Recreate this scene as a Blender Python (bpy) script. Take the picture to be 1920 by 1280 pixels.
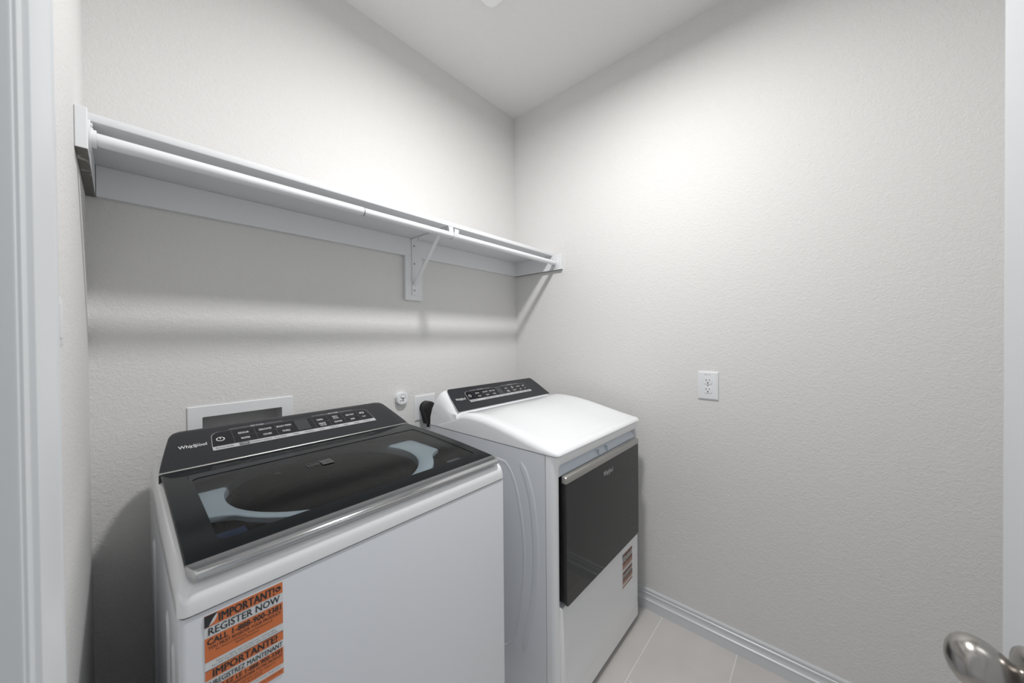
import bpy, bmesh, math
from mathutils import Vector, Matrix

for o in list(bpy.data.objects): bpy.data.objects.remove(o)
SC = bpy.context.scene
C = SC.collection

# ------------------------------------------------------------------ camera
cam_d = bpy.data.cameras.new('camera'); cam = bpy.data.objects.new('camera', cam_d); C.objects.link(cam)
CX, CY, CZ = -1.71538, -1.49129, 1.32875
yaw, pit, rol = 0.727689, -0.009197, -0.008488
fw = Vector((math.cos(yaw)*math.cos(pit), math.sin(yaw)*math.cos(pit), math.sin(pit)))
rt = Vector((math.sin(yaw), -math.cos(yaw), 0)); up = rt.cross(fw)
r2 = rt*math.cos(rol)+up*math.sin(rol); u2 = -rt*math.sin(rol)+up*math.cos(rol)
M = Matrix((r2, u2, -fw)).transposed().to_4x4(); M.translation = (CX, CY, CZ)
cam.matrix_world = M
cam_d.sensor_width = 36; cam_d.lens = 657.1/1920*36
cam_d.clip_start = 0.01
cam_d.dof.use_dof = True; cam_d.dof.focus_distance = 1.7; cam_d.dof.aperture_fstop = 5.0
SC.camera = cam

# ------------------------------------------------------------------ world, exposure
w = bpy.data.worlds.new('world'); SC.world = w; w.use_nodes = True
w.node_tree.nodes['Background'].inputs[0].default_value = (0.93, 0.97, 1, 1)
w.node_tree.nodes['Background'].inputs[1].default_value = 0.48
SC.view_settings.view_transform = 'Standard'; SC.view_settings.look = 'None'
SC.view_settings.gamma = 1; SC.view_settings.use_curve_mapping = False
SC.view_settings.exposure = 0.0
LIGHT_POS = (-0.905, -0.985); LIGHT_POWER = 21.3
W, H = 1.770, 2.74
YF = -2.02            # front wall (behind the camera)

# ------------------------------------------------------------------ materials
def mat(name, col, rough=0.5, metal=0.0, bump=None, spec=0.5, coat=0.0, emit=None, ior=None):
    m = bpy.data.materials.new(name); m.use_nodes = True
    nt = m.node_tree; b = nt.nodes['Principled BSDF']
    b.inputs['Base Color'].default_value = (*col, 1); b.inputs['Roughness'].default_value = rough
    b.inputs['Metallic'].default_value = metal; b.inputs['Specular IOR Level'].default_value = spec
    b.inputs['Coat Weight'].default_value = coat; b.inputs['Coat Roughness'].default_value = 0.04
    if emit: b.inputs['Emission Color'].default_value = (*col, 1); b.inputs['Emission Strength'].default_value = emit
    tc = nt.nodes.new('ShaderNodeTexCoord'); n = nt.nodes.new('ShaderNodeTexNoise')
    nt.links.new(tc.outputs['Object'], n.inputs['Vector'])
    if bump:
        sc, st, dist = bump
        n.inputs['Scale'].default_value = sc; n.inputs['Detail'].default_value = 2.5
        n.inputs['Distortion'].default_value = 0.4
        bp = nt.nodes.new('ShaderNodeBump'); bp.inputs['Strength'].default_value = st; bp.inputs['Distance'].default_value = dist
        nt.links.new(n.outputs['Fac'], bp.inputs['Height']); nt.links.new(bp.outputs['Normal'], b.inputs['Normal'])
    else:
        n.inputs['Scale'].default_value = 30
        mr = nt.nodes.new('ShaderNodeMapRange'); mr.inputs['To Min'].default_value = max(rough-0.02, 0.0); mr.inputs['To Max'].default_value = rough+0.02
        nt.links.new(n.outputs['Fac'], mr.inputs['Value']); nt.links.new(mr.outputs['Result'], b.inputs['Roughness'])
    return m

def mottle(m, c1, c2, sc):
    nt = m.node_tree; b = nt.nodes['Principled BSDF']; tc = nt.nodes.new('ShaderNodeTexCoord')
    n = nt.nodes.new('ShaderNodeTexNoise'); n.inputs['Scale'].default_value = sc; n.inputs['Detail'].default_value = 3
    cr = nt.nodes.new('ShaderNodeValToRGB'); cr.color_ramp.elements[0].position = 0.56; cr.color_ramp.elements[1].position = 0.64
    cr.color_ramp.elements[0].color = (*c1, 1); cr.color_ramp.elements[1].color = (*c2, 1)
    nt.links.new(tc.outputs['Object'], n.inputs['Vector']); nt.links.new(n.outputs['Fac'], cr.inputs['Fac']); nt.links.new(cr.outputs['Color'], b.inputs['Base Color'])

def wall_mat(name, col, rough, sc=95, st=0.5):
    """painted drywall with a knocked-down orange-peel texture"""
    m = bpy.data.materials.new(name); m.use_nodes = True; nt = m.node_tree; b = nt.nodes['Principled BSDF']
    b.inputs['Base Color'].default_value = (*col, 1); b.inputs['Roughness'].default_value = rough
    b.inputs['Specular IOR Level'].default_value = 0.3
    tc = nt.nodes.new('ShaderNodeTexCoord')
    n = nt.nodes.new('ShaderNodeTexNoise'); n.inputs['Scale'].default_value = sc; n.inputs['Detail'].default_value = 3; n.inputs['Distortion'].default_value = 1.2
    n2 = nt.nodes.new('ShaderNodeTexNoise'); n2.inputs['Scale'].default_value = sc*0.35; n2.inputs['Detail'].default_value = 1
    cr = nt.nodes.new('ShaderNodeValToRGB'); cr.color_ramp.elements[0].position = 0.36; cr.color_ramp.elements[1].position = 0.66
    mx = nt.nodes.new('ShaderNodeMath'); mx.operation = 'MULTIPLY_ADD'; mx.inputs[1].default_value = 0.5
    bp = nt.nodes.new('ShaderNodeBump'); bp.inputs['Strength'].default_value = st; bp.inputs['Distance'].default_value = 0.0012
    L = nt.links.new
    L(tc.outputs['Object'], n.inputs['Vector']); L(tc.outputs['Object'], n2.inputs['Vector'])
    L(n.outputs['Fac'], cr.inputs['Fac']); L(n2.outputs['Fac'], mx.inputs[0]); L(cr.outputs['Color'], mx.inputs[2])
    L(mx.outputs[0], bp.inputs['Height']); L(bp.outputs['Normal'], b.inputs['Normal'])
    return m

PAINT = wall_mat('wall_paint', (0.75, 0.745, 0.736), 0.75)
CEIL = wall_mat('ceiling_paint', (0.80, 0.797, 0.79), 0.85, 130, 0.35)
TRIM = mat('white_trim_paint', (0.70, 0.72, 0.74), 0.33, bump=(25, 0.05, 0.0008))
SHELF = mat('white_shelf_paint', (0.80, 0.81, 0.83), 0.42, bump=(40, 0.12, 0.0008))
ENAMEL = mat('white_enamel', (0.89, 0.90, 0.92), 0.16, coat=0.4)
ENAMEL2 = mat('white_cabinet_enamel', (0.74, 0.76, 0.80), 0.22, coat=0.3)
PLASTIC = mat('white_plastic', (0.80, 0.81, 0.83), 0.35)
TUBW = mat('tub_ring_plastic', (0.74, 0.80, 0.84), 0.4)
BLACKG = mat('black_gloss', (0.006, 0.008, 0.010), 0.05, spec=0.10)
CHARCOAL = mat('charcoal_console', (0.019, 0.020, 0.025), 0.36)
PANEL = mat('control_panel_black', (0.008, 0.008, 0.012), 0.15)
SCREEN = mat('display_window', (0.05, 0.053, 0.057), 0.12)
SILVER = mat('silver_strip', (0.58, 0.58, 0.60), 0.3, metal=0.2)
CHROME = mat('chrome_handle', (0.50, 0.505, 0.515), 0.13, metal=1.0)
NICKEL = mat('satin_nickel', (0.42, 0.40, 0.38), 0.24, metal=1.0)
DARKPL = mat('dark_plastic', (0.012, 0.012, 0.013), 0.35)
BASKET = mat('dark_basket', (0.018, 0.018, 0.02), 0.35, metal=0.2)
UNDERSIDE = mat('cleat_underside', (0.26, 0.25, 0.235), 0.7, bump=(60, 0.3, 0.001))
DRYGLASS = mat('dryer_door_glass', (0.030, 0.030, 0.031), 0.05, spec=0.35)
BRUSHED = mat('brushed_silver', (0.45, 0.44, 0.42), 0.32, metal=0.8)
RECESS = mat('recess_plastic', (0.62, 0.68, 0.76), 0.2)
RUBBER = mat('black_rubber', (0.012, 0.012, 0.012), 0.45)
WHITEINK = mat('white_ink', (0.75, 0.75, 0.75), 0.5)
DARKINK = mat('dark_ink', (0.03, 0.03, 0.035), 0.5)
GREYINK = mat('grey_ink', (0.20, 0.20, 0.21), 0.5)
PRINT = mat('glass_print_grey', (0.075, 0.078, 0.08), 0.5)
ORANGE = mat('orange_ink', (0.72, 0.20, 0.065), 0.45)
PALEORANGE = mat('faded_orange_ink', (0.50, 0.30, 0.23), 0.45)
PAPER = mat('sticker_paper', (0.76, 0.78, 0.80), 0.45)
SCREWM = mat('screw_steel', (0.30, 0.30, 0.31), 0.4, metal=0.8)
SLOT = mat('slot_black', (0.01, 0.01, 0.01), 0.6)
BOXIN = mat('outlet_box_inside', (0.62, 0.62, 0.62), 0.5)
BLUE = mat('dark_blue_plastic', (0.01, 0.03, 0.09), 0.3)

mottle(UNDERSIDE, (0.17, 0.165, 0.15), (0.5, 0.5, 0.5), 28)  # darker, blotchy tone for the undersides of the side cleats

def floor_mat():
    m = bpy.data.materials.new('floor_tile'); m.use_nodes = True; nt = m.node_tree; b = nt.nodes['Principled BSDF']
    L = nt.links.new
    tc = nt.nodes.new('ShaderNodeTexCoord'); mp = nt.nodes.new('ShaderNodeMapping')
    mp.inputs['Location'].default_value = (0.418+0.61*4, 0.918+0.302*10, 0)
    br = nt.nodes.new('ShaderNodeTexBrick')
    br.offset = 0.333; br.offset_frequency = 2; br.squash = 1
    br.inputs['Scale'].default_value = 1; br.inputs['Mortar Size'].default_value = 0.0022
    br.inputs['Mortar Smooth'].default_value = 0.3; br.inputs['Brick Width'].default_value = 0.61; br.inputs['Row Height'].default_value = 0.302
    br.inputs['Color1'].default_value = (0.60, 0.575, 0.56, 1); br.inputs['Color2'].default_value = (0.63, 0.605, 0.59, 1)
    br.inputs['Mortar'].default_value = (0.80, 0.785, 0.77, 1)
    n = nt.nodes.new('ShaderNodeTexNoise'); n.inputs['Scale'].default_value = 6; n.inputs['Detail'].default_value = 5
    mr = nt.nodes.new('ShaderNodeMapRange'); mr.inputs['To Min'].default_value = 0.9; mr.inputs['To Max'].default_value = 1.1
    mx = nt.nodes.new('ShaderNodeVectorMath'); mx.operation = 'MULTIPLY'
    bp = nt.nodes.new('ShaderNodeBump'); bp.inputs['Strength'].default_value = 0.5; bp.inputs['Distance'].default_value = 0.001; bp.invert = True
    L(tc.outputs['Object'], mp.inputs['Vector']); L(mp.outputs['Vector'], br.inputs['Vector']); L(tc.outputs['Object'], n.inputs['Vector'])
    L(n.outputs['Fac'], mr.inputs['Value']); L(br.outputs['Color'], mx.inputs[0]); L(mr.outputs['Result'], mx.inputs[1])
    L(mx.outputs[0], b.inputs['Base Color']); L(br.outputs['Fac'], bp.inputs['Height']); L(bp.outputs['Normal'], b.inputs['Normal'])
    b.inputs['Roughness'].default_value = 0.42
    return m
FLOOR = floor_mat()

def glass_mat():
    """tinted lid glass: tinted see-through with a fresnel reflection"""
    m = bpy.data.materials.new('tinted_glass'); m.use_nodes = True; nt = m.node_tree
    for n in list(nt.nodes): nt.nodes.remove(n)
    o = nt.nodes.new('ShaderNodeOutputMaterial'); t = nt.nodes.new('ShaderNodeBsdfTransparent'); g = nt.nodes.new('ShaderNodeBsdfGlossy')
    t.inputs[0].default_value = (0.58, 0.62, 0.64, 1); g.inputs['Roughness'].default_value = 0.02
    g.inputs['Color'].default_value = (1, 1, 1, 1)
    f = nt.nodes.new('ShaderNodeFresnel'); f.inputs[0].default_value = 1.19
    mx = nt.nodes.new('ShaderNodeMixShader')
    nt.links.new(f.outputs[0], mx.inputs[0]); nt.links.new(t.outputs[0], mx.inputs[1]); nt.links.new(g.outputs[0], mx.inputs[2])
    nt.links.new(mx.outputs[0], o.inputs[0])
    return m
GLASS = glass_mat()

# ------------------------------------------------------------------ helpers
def obj(name, bm, mats, parent=None, smooth=None, loc=None):
    """one bmesh (in world coordinates) -> one object; loc puts the origin there"""
    me = bpy.data.meshes.new(name)
    bmesh.ops.recalc_face_normals(bm, faces=[f for f in bm.faces if not f.tag]) if smooth != 'keep' else None
    base = Vector(loc) if loc is not None else Vector((0, 0, 0))
    if parent is not None:
        base = Vector(parent.matrix_world.translation) if False else Vector(parent.get('_b', (0, 0, 0)))
    bmesh.ops.translate(bm, verts=bm.verts, vec=-base)
    bm.to_mesh(me); bm.free()
    for m in (mats if isinstance(mats, (list, tuple)) else [mats]): me.materials.append(m)
    if smooth:
        a = math.radians(smooth if isinstance(smooth, (int, float)) and smooth > 1 else 35)
        for p in me.polygons: p.use_smooth = True
        me.set_sharp_from_angle(angle=a)
    o = bpy.data.objects.new(name, me); C.objects.link(o)
    if parent is not None: o.parent = parent
    else: o.location = base
    o['_b'] = tuple(base)
    return o

def thing(name, label, cat, loc, group=None):
    o = bpy.data.objects.new(name, None); C.objects.link(o); o.location = loc; o['_b'] = tuple(loc)
    o.empty_display_size = 0.05; o['label'] = label; o['category'] = cat
    if group: o['group'] = group
    return o
def tag(o, label, cat, group=None):
    o['label'] = label; o['category'] = cat
    if group: o['group'] = group
    return o
def struct(name, bm, m, smooth=None, label=None):
    o = obj(name, bm, m, smooth=smooth); o['kind'] = 'structure'
    if label: o['label'] = label
    return o

def box(bm, x0, x1, y0, y1, z0, z1, bev=0, mi=0, seg=2):
    r = bmesh.ops.create_cube(bm, size=1)
    vs = r['verts']
    for v in vs:
        v.co = Vector(((x0+x1)/2+v.co.x*(x1-x0), (y0+y1)/2+v.co.y*(y1-y0), (z0+z1)/2+v.co.z*(z1-z0)))
    fs = set(f for v in vs for f in v.link_faces)
    for f in fs: f.material_index = mi
    if bev:
        es = list(set(e for v in vs for e in v.link_edges))
        rr = bmesh.ops.bevel(bm, geom=es, offset=bev, segments=seg, profile=0.5, affect='EDGES')
        for f in rr['faces']: f.material_index = mi
    return bm
def nb(): return bmesh.new()
def bx(*a, **k): return box(nb(), *a, **k)

def loops(bm, ls, closed=True, cap0=True, cap1=True, mi=0, tri=False):
    """bridge a list of equal-length point loops"""
    rows = [[bm.verts.new(p) for p in l] for l in ls]
    n = len(rows[0])
    for a, b in zip(rows, rows[1:]):
        for i in range(n if closed else n-1):
            j = (i+1) % n
            try: bm.faces.new((a[i], a[j], b[j], b[i])).material_index = mi
            except ValueError: pass
    if closed and cap0: bm.faces.new(rows[0]).material_index = mi
    if closed and cap1: bm.faces.new(rows[-1]).material_index = mi
    return rows
def rrect(x0, x1, y0, y1, r, seg=6):
    """2-D rounded rectangle, same point count for any r"""
    out = []; r = max(r, 1e-5)
    for cx, cy, a0 in ((x1-r, y0+r, -90), (x1-r, y1-r, 0), (x0+r, y1-r, 90), (x0+r, y0+r, 180)):
        for k in range(seg+1):
            a = math.radians(a0+90*k/seg); out.append((cx+r*math.cos(a), cy+r*math.sin(a)))
    return out
def extrude_x(bm, prof, x0, x1, mi=0):
    """profile [(y,z)] pushed along x"""
    return loops(bm, [[(x0, y, z) for y, z in prof], [(x1, y, z) for y, z in prof]], mi=mi)
def tube(bm, pts, r, n=12, mi=0, cap=True):
    pts = [Vector(p) for p in pts]; ls = []
    rs = r if isinstance(r, (list, tuple)) else [r]*len(pts)
    prev = None
    for i, p in enumerate(pts):
        d = (pts[min(i+1, len(pts)-1)]-pts[max(i-1, 0)]).normalized()
        if prev is None:
            a = d.orthogonal().normalized()
        else:
            a = (prev-d*prev.dot(d)).normalized()
        prev = a; b = d.cross(a)
        ls.append([p+(a*math.cos(t)+b*math.sin(t))*rs[i] for t in [2*math.pi*k/n for k in range(n)]])
    loops(bm, ls, cap0=cap, cap1=cap, mi=mi)
def lathe(bm, o, ax, prof, n=24, mi=0, cap=True, sq=(1, 1)):
    """prof [(distance along axis, radius)] around axis ax"""
    ax = Vector(ax).normalized(); a = ax.orthogonal().normalized()
    if abs(ax.z) < 0.9: a = Vector((0, 0, 1))
    b = ax.cross(a); a = b.cross(ax)
    ls = []
    for d, r in prof:
        ls.append([Vector(o)+ax*d+(a*math.cos(t)*sq[0]+b*math.sin(t)*sq[1])*r for t in [2*math.pi*k/n for k in range(n)]])
    loops(bm, ls, cap0=cap, cap1=cap, mi=mi)
class Frame:
    def __init__(s, o, u, v):
        s.o = Vector(o); s.u = Vector(u).normalized(); s.v = Vector(v).normalized(); s.n = s.u.cross(s.v)
    def p(s, a, b, h=0): return s.o+s.u*a+s.v*b+s.n*h
def flat(bm, fr, pts, h, mi=0):
    """flat polygon on a frame"""
    f = bm.faces.new([bm.verts.new(fr.p(a, b, h)) for a, b in pts]); f.material_index = mi
    return f
def frect(bm, fr, a0, a1, b0, b1, h, mi=0, r=0):
    return flat(bm, fr, rrect(a0, a1, b0, b1, r) if r else [(a0, b0), (a1, b0), (a1, b1), (a0, b1)], h, mi)
def slab(bm, fr, pts, h0, h1, mi=0):
    loops(bm, [[fr.p(a, b, h0) for a, b in pts], [fr.p(a, b, h1) for a, b in pts]], mi=mi)
def text(bm, s, fr, a0, a1, b, ht, h, mi=0, bold=0.0, sx=None):
    """lettering between a0 and a1 on the frame, baseline b, cap height ht"""
    cu = bpy.data.curves.new('t', 'FONT'); cu.body = s; cu.size = 1; cu.resolution_u = 2
    to = bpy.data.objects.new('t', cu); C.objects.link(to)
    dg = bpy.context.evaluated_depsgraph_get(); me = bpy.data.meshes.new_from_object(to.evaluated_get(dg))
    xs = [v.co.x for v in me.vertices]; ys = [v.co.y for v in me.vertices]
    x0, x1 = min(xs), max(xs); cap = 0.70
    k = (a1-a0)/(x1-x0)
    bw = bold*ht*1.0            # heavier strokes: the same letters set again a hair to the side
    for n_, (dx, dy) in enumerate([(0, 0)] if not bold else [(-bw, -bw*.5), (bw, -bw*.5), (-bw, bw*.5), (bw, bw*.5)]):
        vs = [bm.verts.new(fr.p(a0+dx+(v.co.x-x0)*k, b+dy+v.co.y*ht/cap, h+n_*.00002)) for v in me.vertices]
        for p in me.polygons:
            try: bm.faces.new([vs[i] for i in p.vertices]).material_index = mi
            except ValueError: pass
    bpy.data.objects.remove(to); bpy.data.curves.remove(cu); bpy.data.meshes.remove(me)
def ringline(bm, fr, cx, cy, rx, ry, t, h, mi=0, a0=0, a1=360, rot=0, n=32):
    ca, sa = math.cos(math.radians(rot)), math.sin(math.radians(rot)); prev = None
    for k in range(n+1):
        f = k/n; a = math.radians(a0+(a1-a0)*f)
        tt = t*(1 if a1-a0 >= 360 else (0.25+math.sin(math.pi*f)))
        q = []
        for s in (-.5, .5):
            X = (rx+s*tt)*math.cos(a); Y = (ry+s*tt)*math.sin(a)
            q.append(bm.verts.new(fr.p(cx+X*ca-Y*sa, cy+X*sa+Y*ca, h)))
        if prev: bm.faces.new((prev[0], prev[1], q[1], q[0])).material_index = mi
        prev = q
def logo(bm, fr, a0, a1, b, h, mi=0):
    ht = (a1-a0)*0.24
    text(bm, 'Whirlpool', fr, a0, a1, b, ht, h, mi, bold=0.012)
    wd = a1-a0
    ringline(bm, fr, a0+wd*0.565, b+ht*0.42, wd*0.20, wd*0.075, wd*0.018, h+0.0001, mi, a0=75, a1=290, rot=35)
    ringline(bm, fr, a0+wd*0.60, b+ht*0.55, wd*0.17, wd*0.06, wd*0.014, h+0.0001, mi, a0=-20, a1=120, rot=20)

# ------------------------------------------------------------------ room shell
T = 0.12
JY0, JY1 = -1.004, -1.770      # door opening in the left wall
DH = 2.05
struct('floor', bx(-W-1.2, T, YF-T, T, -0.05, 0), FLOOR)
struct('ceiling', bx(-W-T, T, YF-T, T, H, H+0.05), CEIL)
HBX0, HBX1, HBZ0, HBZ1 = -1.5415, -1.3175, 0.9145, 1.0855       # opening for the washer outlet box
b = nb(); box(b, -W-T, HBX0, 0, T, 0, H); box(b, HBX1, T, 0, T, 0, H); box(b, HBX0, HBX1, 0, T, 0, HBZ0); box(b, HBX0, HBX1, 0, T, HBZ1, H)
struct('wall_back', b, PAINT)
struct('wall_right', bx(0, T, YF-T, 0, 0, H), PAINT)
struct('wall_front', bx(-W-T, 0, YF-T, YF, 0, H), PAINT)
b = nb()
box(b, -W-T, -W, JY0+0.02, 0, 0, H); box(b, -W-T, -W, YF, JY1-0.02, 0, H); box(b, -W-T, -W, JY1-0.02, JY0+0.02, DH+0.02, H)
struct('wall_left', b, PAINT)

BBP = [(0, 0), (.014, 0), (.014, .040), (.0155, .043), (.0150, .047), (.011, .050), (.0085, .056), (.0080, .066), (.0105, .074), (.0105, .077), (.0065, .080), (.0065, .083), (.0085, .086), (.0085, .092), (.005, .097), (0, .097)]
def baseboard(name, a, b_, nrm):
    bm = nb(); a = Vector(a); b_ = Vector(b_); n = Vector(nrm)
    loops(bm, [[a+n*d+Vector((0, 0, z)) for d, z in BBP], [b_+n*d+Vector((0, 0, z)) for d, z in BBP]])
    return struct(name, bm, TRIM, smooth=25)
baseboard('baseboard_right', (0, YF, 0), (0, 0, 0), (-1, 0, 0))
baseboard('baseboard_back', (-W+0.016, 0, 0), (-0.016, 0, 0), (0, -1, 0))
baseboard('baseboard_left', (-W, JY0+0.075, 0), (-W, -0.001, 0), (1, 0, 0))
baseboard('baseboard_front', (-W+0.016, YF, 0), (-0.016, YF, 0), (0, 1, 0))

# door casing: ogee profile (distance from the opening, thickness), both sides and head
CP = [(0, 0), (.0006, .0025), (.003, .0040), (.008, .0042), (.0105, .0032), (.0125, .0040), (.0140, .0075), (.018, .0095), (.030, .0130), (.040, .0165), (.046, .0150), (.049, .0175), (.055, .0175), (.0575, .0140), (.0575, 0)]
def casing(name, yj, s):
    bm = nb(); y0 = yj+s*0.002
    loops(bm, [[(-W+t, y0+s*d, z) for d, t in CP] for z in (0, DH+0.006)])
    return struct(name, bm, TRIM, smooth=25)
casing('trim_1', JY0, 1); casing('trim_2', JY1, -1)
bm = nb(); loops(bm, [[(-W+t, y, DH+0.006+d) for d, t in CP] for y in (JY1-0.0625, JY0+0.0625)]); struct('trim_3', bm, TRIM, smooth=25)
# jambs, with the stop the door closes against
bm = nb(); box(bm, -W-T-0.002, -W+0.0005, JY0, JY0+0.019, 0, DH+0.019, bev=0.002)
box(bm, -W-0.075, -W-0.040, JY0-0.011, JY0+0.001, 0, DH, bev=0.002); struct('trim_4', bm, TRIM, smooth=30)
bm = nb(); box(bm, -W-T-0.002, -W+0.0005, JY1-0.019, JY1, 0, DH+0.019, bev=0.002)
box(bm, -W-0.075, -W-0.040, JY1-0.001, JY1+0.011, 0, DH, bev=0.002); struct('trim_5', bm, TRIM, smooth=30)
struct('trim_6', bx(-W-T-0.002, -W+0.0005, JY1, JY0, DH, DH+0.019, bev=0.002), TRIM)

# open door, hinged at the right jamb
DW = 0.762
hinge = Vector((-W+0.004, JY1+0.0, 0.0))
ang = math.radians(6.34)
ux = Vector((math.cos(ang), math.sin(ang), 0)); un = Vector((-math.sin(ang), math.cos(ang), 0))
def dpt(a, n, z): return hinge+ux*a+un*n+Vector((0, 0, z))
bm = nb(); DT = 0.035; Z0, Z1 = 0.012, 2.04
rows = loops(bm, [[dpt(a, n, z) for a, n in rrect(0.002, DW, 0, DT, 0.0015, 2)] for z in (Z0, Z1)])
# shallow moulded panels on both faces
for zz0, zz1 in ((0.24, 0.86), (1.02, 1.88)):
    for s, n0 in ((1, DT), (-1, 0.0)):
        fr = Frame(dpt(0, n0, 0), ux if s < 0 else -ux, (0, 0, 1))
        a0, a1 = (0.115, DW-0.115) if s < 0 else (-DW+0.115, -0.115)
        ls = []
        for ins, h in ((0, 0), (0.006, 0.004), (0.016, 0.004), (0.024, 0.0005)):
            ls.append([fr.p(a, z, h) for a, z in rrect(a0+ins, a1-ins, zz0+ins, zz1-ins, 0.001, 1)])
        loops(bm, ls, cap0=False, cap1=True)
door = struct('door_1', bm, TRIM, smooth=25, label='white open room door seen edge-on at the right frame edge')
door['_b'] = (0, 0, 0)
KZ = 0.958
def knob_side(n0, s):
    ko = dpt(DW-0.060, n0, KZ); ax = un*s
    k = nb()
    lathe(k, ko, ax, [(0.004, .012), (0.008, .0108), (0.012, .0115), (0.016, .0150), (0.021, .0195), (0.027, .0238), (0.034, .0268), (0.041, .0278), (0.048, .0262), (0.054, .0220), (0.0585, .0155), (0.061, .0080), (0.0618, .001)], n=40, sq=(1.0, 1.0))
    ks = obj('door_knob', k, NICKEL, door, smooth=60)
    r = nb(); lathe(r, ko, ax, [(0.0, .031), (0.003, .031), (0.006, .029), (0.008, .020), (0.009, .0125)], n=40)
    obj('rose', r, NICKEL, ks, smooth=50)
knob_side(DT, 1); knob_side(0, -1)
for hz in (0.25, 1.05, 1.80):
    hb = nb(); tube(hb, [(-W+0.006, JY1+0.004+DT, hz-0.045), (-W+0.006, JY1+0.004+DT, hz+0.045)], 0.006, 10)
    obj('hinge', hb, NICKEL, door, smooth=40)

# ------------------------------------------------------------------ ceiling downlight and vent
lx, ly = LIGHT_POS
t = thing('ceiling_downlight', 'short round white drum light in the middle of the ceiling', 'ceiling light', (lx, ly, H))
bm = nb(); lathe(bm, (lx, ly, H), (0, 0, -1), [(0, .060), (0.012, .060), (0.014, .084), (0.096, .084), (0.102, .080), (0.102, .074), (0.096, .073)], n=40, cap=False); obj('housing', bm, TRIM, t, smooth=40)
LENS = mat('lamp_lens', (1, 0.985, 0.96), 0.5, emit=6)
bm = nb(); lathe(bm, (lx, ly, H), (0, 0, -1), [(0.096, .073), (0.099, .073)], n=40); obj('lens', bm, LENS, t)
ld = bpy.data.lights.new('downlight_lamp', 'AREA'); ld.shape = 'DISK'; ld.size = 0.14; ld.energy = LIGHT_POWER; ld.color = (1, 0.995, 0.985)
lo = bpy.data.objects.new('downlight_lamp', ld); C.objects.link(lo); lo.location = (0, 0, -0.107); lo.parent = t

t = thing('ceiling_vent', 'square white exhaust fan cover with rounded corners on the ceiling', 'vent', (-0.79, -0.58, H))
bm = nb(); x0, x1, y0, y1 = -0.94, -0.64, -0.73, -0.43
loops(bm, [[(x, y, H-d) for x, y in rrect(x0+i, x1-i, y0+i, y1-i, 0.025, 6)] for d, i in ((0, 0), (.010, 0), (.016, .004), (.018, .012))]); obj('cover', bm, mat('vent_cover_white', (0.92, 0.92, 0.92), 0.35), t, smooth=40)
bm = nb()
for k in range(11):
    y = y0+0.06+k*0.018; box(bm, x0+0.05, x1-0.05, y-0.003, y+0.003, H-0.0195, H-0.0178)
g_ = obj('grille_slots', bm, SLOT, t)

# ------------------------------------------------------------------ shelf, rod, bracket
ZC0, ZC1 = 1.724, 1.808
t = thing('wall_shelf', 'long white painted shelf on wooden cleats across the back wall', 'shelf', (-W/2, 0, ZC0))
obj('shelf_board', bx(-W+0.001, -0.001, -0.302, -0.001, ZC1, ZC1+0.019, bev=0.003), SHELF, t, smooth=40)
obj('back_cleat', bx(-W+0.019, -0.019, -0.018, -0.0005, ZC0, ZC1, bev=0.001), SHELF, t)
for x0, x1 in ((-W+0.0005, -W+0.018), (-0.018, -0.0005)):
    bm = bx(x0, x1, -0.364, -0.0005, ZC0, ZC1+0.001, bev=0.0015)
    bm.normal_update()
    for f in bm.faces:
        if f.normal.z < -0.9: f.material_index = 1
    obj('side_cleat', bm, [SHELF, UNDERSIDE], t)
obj('support_board', bx(-0.812, -0.720, -0.018, -0.0005, 1.515, ZC0, bev=0.001), SHELF, t)

RZ, RY, RR = 1.763, -0.322, 0.0138
t = thing('clothes_rod', 'long white metal closet rod hanging in front of the shelf', 'closet rod', (-W/2, RY, RZ))
bm = nb(); tube(bm, [(-W+0.020, RY, RZ), (-1.157, RY, RZ)], RR, 24); tube(bm, [(-1.158, RY, RZ), (-0.020, RY, RZ)], RR-0.0009, 24); obj('rod', bm, SHELF, t, smooth=40)
bm = nb(); tube(bm, [(-1.1585, RY, RZ), (-1.1555, RY, RZ)], RR+0.0002, 24); obj('rod_joint', bm, GREYINK, t, smooth=40)
for sx, xx in ((1, -W+0.018), (-1, -0.018)):
    t2 = thing('rod_socket', 'round white rod socket screwed to the %s end cleat of the shelf' % ('left' if sx > 0 else 'right'), 'rod socket', (xx, RY, RZ), 'closet rod end sockets')
    fr = Frame((xx, RY, RZ), (0, sx, 0), (0, 0, 1))
    bm = nb()
    pts = [(0.030*math.cos(a), 0.030*math.sin(a)) for a in [math.pi+math.pi*k/12 for k in range(13)]] + [(0.030, .012), (0.022, .030), (-.022, .030), (-.030, .012)]
    slab(bm, fr, pts, 0, 0.003); 
    bm2 = nb(); lathe(bm2, (xx, RY, RZ), (sx, 0, 0), [(0.003, .0190), (0.011, .0182), (0.011, .0145), (0.003, .0145)], n=28, cap=False)
    obj('flange', bm, PLASTIC, t2, smooth=30); obj('cup', bm2, PLASTIC, t2, smooth=30)
    for k in (-1, 1):
        bm = nb(); lathe(bm, (xx+sx*0.003, RY+k*0.012, RZ+0.024), (sx, 0, 0), [(0, .0045), (0.002, .004), (0.003, .002)], n=12); obj('screw', bm, PLASTIC, t2, smooth=40)

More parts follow.
